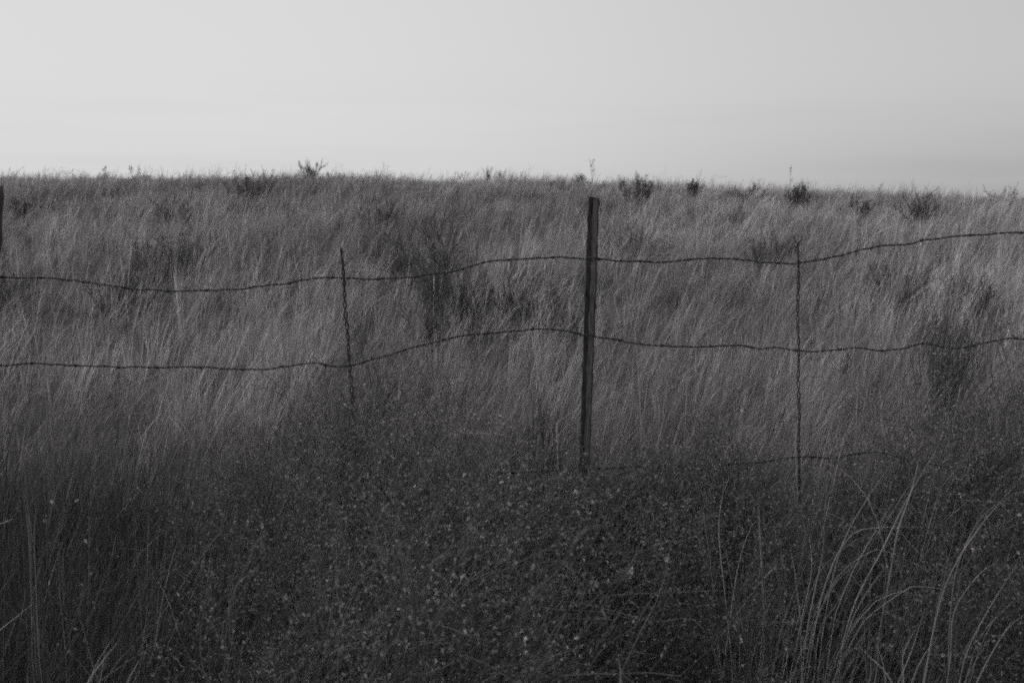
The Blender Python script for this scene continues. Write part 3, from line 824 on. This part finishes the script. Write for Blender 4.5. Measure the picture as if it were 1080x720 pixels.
# twisted wire stays
def stay(p0, p1, label, fork=False, off=.006, RR=.0045, wr=.0023):
    A, Bp = on_fence(*p0, off), on_fence(*p1, off)
    gz = float(ground_z(Bp[0], Bp[1]))
    n = 420; t = np.linspace(0, 1, n)[:, None]
    ln = np.linalg.norm(Bp - A)
    C = A + (Bp - A) * t
    C[:, 0] += np.interp(t[:, 0], np.linspace(0, 1, 9), np.array([0, .5, -.6, .4, -.3, .6, -.4, .2, 0]) * .004)
    s = t[:, 0] * ln
    ph = s / .082 * 2 * math.pi
    R = RR * (0.75 + .6 * vnoise(s * 14, s * 0, 17)) * np.interp(t[:, 0], [0, .05, .12, 1], [.45, .5, 1, 1])
    mb = MB()
    for sh in (0, math.pi):
        h = np.stack([np.cos(ph + sh) * R, np.sin(ph + sh) * R, np.zeros(n)], 1)
        P = C + h
        if fork:
            sg = 1 if sh == 0 else -1
            tip = P[0] + np.array([[sg * .0125, 0, .024], [sg * .0125, 0, .015], [sg * .010, 0, .006], [sg * .005, 0, .0015]])
            P = np.concatenate([tip, P[2:]])
        elif sh == 0:
            P = np.concatenate([P[:1] + np.array([[-.007, 0, .012]]), P])
        curve_tube(mb, P, wr, .03, 5)
    part(mb, 'wire_stay', M['wire'], True, label=label)
stay((841.5, 255.5), (843, 540), 'upright twisted wire stay with forked top', True, RR=.0034, wr=.0024)
stay((360, 263.5), (377, 500), 'leaning twisted wire stay left of the steel post', RR=.0042, wr=.0030)

# wooden end post at the left edge
mb = MB()
pts = [on_fence(x, y) for x, y in ((-10, 198), (-10.5, 215), (-12, 240), (-11, 255), (-15, 275), (-19, 330), (-25, 450), (-30, 560))]
pts[-1][2] = float(ground_z(pts[-1][0], pts[-1][1])) - .1
C = catmull(pts, 60)
sides = 20; V = []
for k in range(60):
    a = np.arange(sides) * 2 * math.pi / sides
    r = .046 * (1 + .10 * (vnoise(a * 1.6, a * 0 + k * .11, 6) - .5) * 2 + .05 * np.sin(a * 3)) * (0.93 if k < 2 else 1) * (1 + .08 * (vnoise(np.array([k * .3]), np.array([1.0]), 9)[0] - .5))
    V.append(np.stack([C[k, 0] + np.cos(a) * r, C[k, 1] + np.sin(a) * r, C[k, 2] + (np.cos(a + 1) * .012 + np.sin(3 * a) * .004 if k == 0 else 0 * a)], 1))
V = np.array(V).reshape(-1, 3)
Q = [[k * sides + s, k * sides + (s + 1) % sides, (k + 1) * sides + (s + 1) % sides, (k + 1) * sides + s] for k in range(59) for s in range(sides)]
mb.add(np.concatenate([V, C[:1] + [[0, 0, .004]]]), Q, [[len(V), (s + 1) % sides, s] for s in range(sides)], .06)
part(mb, 'wooden_post', M['wood'], True, label='weathered wooden post at the left edge')

# ------------------------------------------------------------------ light, sky, camera
SUN_EL, SUN_AZ = math.radians(34), math.radians(-105)               # to the left of the view, behind thin cloud
w = bpy.data.worlds.new('World'); SC.world = w; w.use_nodes = True
nt = w.node_tree; N = nt.nodes; Lk = nt.links; N.clear()
out = N.new('ShaderNodeOutputWorld'); bg = N.new('ShaderNodeBackground'); bg.inputs['Strength'].default_value = 0.1
sky = N.new('ShaderNodeTexSky'); sky.sky_type = 'NISHITA'; sky.sun_disc = False
sky.sun_elevation = SUN_EL; sky.sun_rotation = SUN_AZ; sky.air_density = 1.0; sky.dust_density = 3.0
bw = N.new('ShaderNodeRGBToBW'); Lk.new(sky.outputs[0], bw.inputs[0])
tc = N.new('ShaderNodeTexCoord')
mp = N.new('ShaderNodeMapping'); mp.inputs['Scale'].default_value = (1.6, 1.6, 26); mp.inputs['Rotation'].default_value = (0, math.radians(2.0), 0)
nz = N.new('ShaderNodeTexNoise'); nz.inputs['Scale'].default_value = 2.2; nz.inputs['Detail'].default_value = 5
Lk.new(tc.outputs['Generated'], mp.inputs[0]); Lk.new(mp.outputs[0], nz.inputs['Vector'])
st_ = N.new('ShaderNodeMapRange'); st_.inputs[1].default_value = .48; st_.inputs[2].default_value = .68; st_.inputs[3].default_value = 1.0; st_.inputs[4].default_value = 0.945
Lk.new(nz.outputs[0], st_.inputs[0])
sx = N.new('ShaderNodeSeparateXYZ'); Lk.new(tc.outputs['Generated'], sx.inputs[0])
lowm = N.new('ShaderNodeMapRange'); lowm.inputs[1].default_value = .02; lowm.inputs[2].default_value = .14; lowm.inputs[3].default_value = 1.0; lowm.inputs[4].default_value = 0.0
Lk.new(sx.outputs[2], lowm.inputs[0])
mixs = N.new('ShaderNodeMix'); mixs.data_type = 'FLOAT'; mixs.inputs[2].default_value = 1.0
Lk.new(lowm.outputs[0], mixs.inputs[0]); Lk.new(st_.outputs[0], mixs.inputs[3])
# overcast veil: even cloud light, mixed with the clear sky behind it
VEIL, CLEAR = 1.0, 0.04
ml = N.new('ShaderNodeMath'); ml.operation = 'MULTIPLY_ADD'; ml.inputs[1].default_value = CLEAR; ml.inputs[2].default_value = VEIL
Lk.new(bw.outputs[0], ml.inputs[0])
m2 = N.new('ShaderNodeMath'); m2.operation = 'MULTIPLY'; Lk.new(ml.outputs[0], m2.inputs[0]); Lk.new(mixs.outputs[0], m2.inputs[1])
# the cloud is thinner towards the sun's side and thicker low on the far side
az = N.new('ShaderNodeMapRange'); az.interpolation_type = 'SMOOTHSTEP'
az.inputs[1].default_value = -.30; az.inputs[2].default_value = .70; az.inputs[3].default_value = 6.3; az.inputs[4].default_value = 4.6
Lk.new(sx.outputs[0], az.inputs[0])
bk = N.new('ShaderNodeMapRange'); bk.interpolation_type = 'SMOOTHSTEP'
bk.inputs[1].default_value = -.1; bk.inputs[2].default_value = .5; bk.inputs[3].default_value = 0.0; bk.inputs[4].default_value = .17
Lk.new(sx.outputs[0], bk.inputs[0])
lb = N.new('ShaderNodeMapRange'); lb.interpolation_type = 'SMOOTHSTEP'
lb.inputs[1].default_value = .0; lb.inputs[2].default_value = .13; lb.inputs[3].default_value = 1.0; lb.inputs[4].default_value = 0.0
Lk.new(sx.outputs[2], lb.inputs[0])
bl = N.new('ShaderNodeMath'); bl.operation = 'MULTIPLY'; Lk.new(bk.outputs[0], bl.inputs[0]); Lk.new(lb.outputs[0], bl.inputs[1])
b2 = N.new('ShaderNodeMath'); b2.operation = 'SUBTRACT'; b2.inputs[0].default_value = 1.0; Lk.new(bl.outputs[0], b2.inputs[1])
m3 = N.new('ShaderNodeMath'); m3.operation = 'MULTIPLY'; Lk.new(az.outputs[0], m3.inputs[0]); Lk.new(b2.outputs[0], m3.inputs[1])
m4 = N.new('ShaderNodeMath'); m4.operation = 'MULTIPLY'; Lk.new(m3.outputs[0], m4.inputs[0]); Lk.new(m2.outputs[0], m4.inputs[1])
Lk.new(m4.outputs[0], bg.inputs['Color']); Lk.new(bg.outputs[0], out.inputs[0])

sl = bpy.data.lights.new('sun', 'SUN'); sl.energy = 1.0; sl.angle = math.radians(28); sl.color = (1.0, .985, .97)
so = bpy.data.objects.new('sun', sl); COL.objects.link(so)
sd = Vector((math.sin(SUN_AZ) * math.cos(SUN_EL), math.cos(SUN_AZ) * math.cos(SUN_EL), math.sin(SUN_EL)))
so.rotation_euler = sd.to_track_quat('Z', 'Y').to_euler(); so.location = (-6, 4, 8)

cam = bpy.data.cameras.new('camera'); cam.lens = 35; cam.sensor_width = 36; cam.clip_end = 6000; cam.clip_start = .05
cam.dof.use_dof = True; cam.dof.focus_distance = 3.7; cam.dof.aperture_fstop = 5.2
co = bpy.data.objects.new('camera', cam); COL.objects.link(co)
co.location = (0, 0, CAMZ); co.rotation_euler = (math.pi / 2 - PITCH, 0, 0)
SC.camera = co
vs = SC.view_settings; vs.view_transform = 'Standard'; vs.look = 'None'; vs.exposure = 0.0; vs.gamma = 1.0; vs.use_curve_mapping = False
SC.render.engine = 'CYCLES'
SC.cycles.use_denoising = False; SC.cycles.filter_width = 1.9
SC.cycles.use_adaptive_sampling = True; SC.cycles.adaptive_threshold = 0.05; SC.cycles.adaptive_min_samples = 24
SC.cycles.max_bounces = 6; SC.cycles.diffuse_bounces = 4; SC.cycles.transmission_bounces = 4
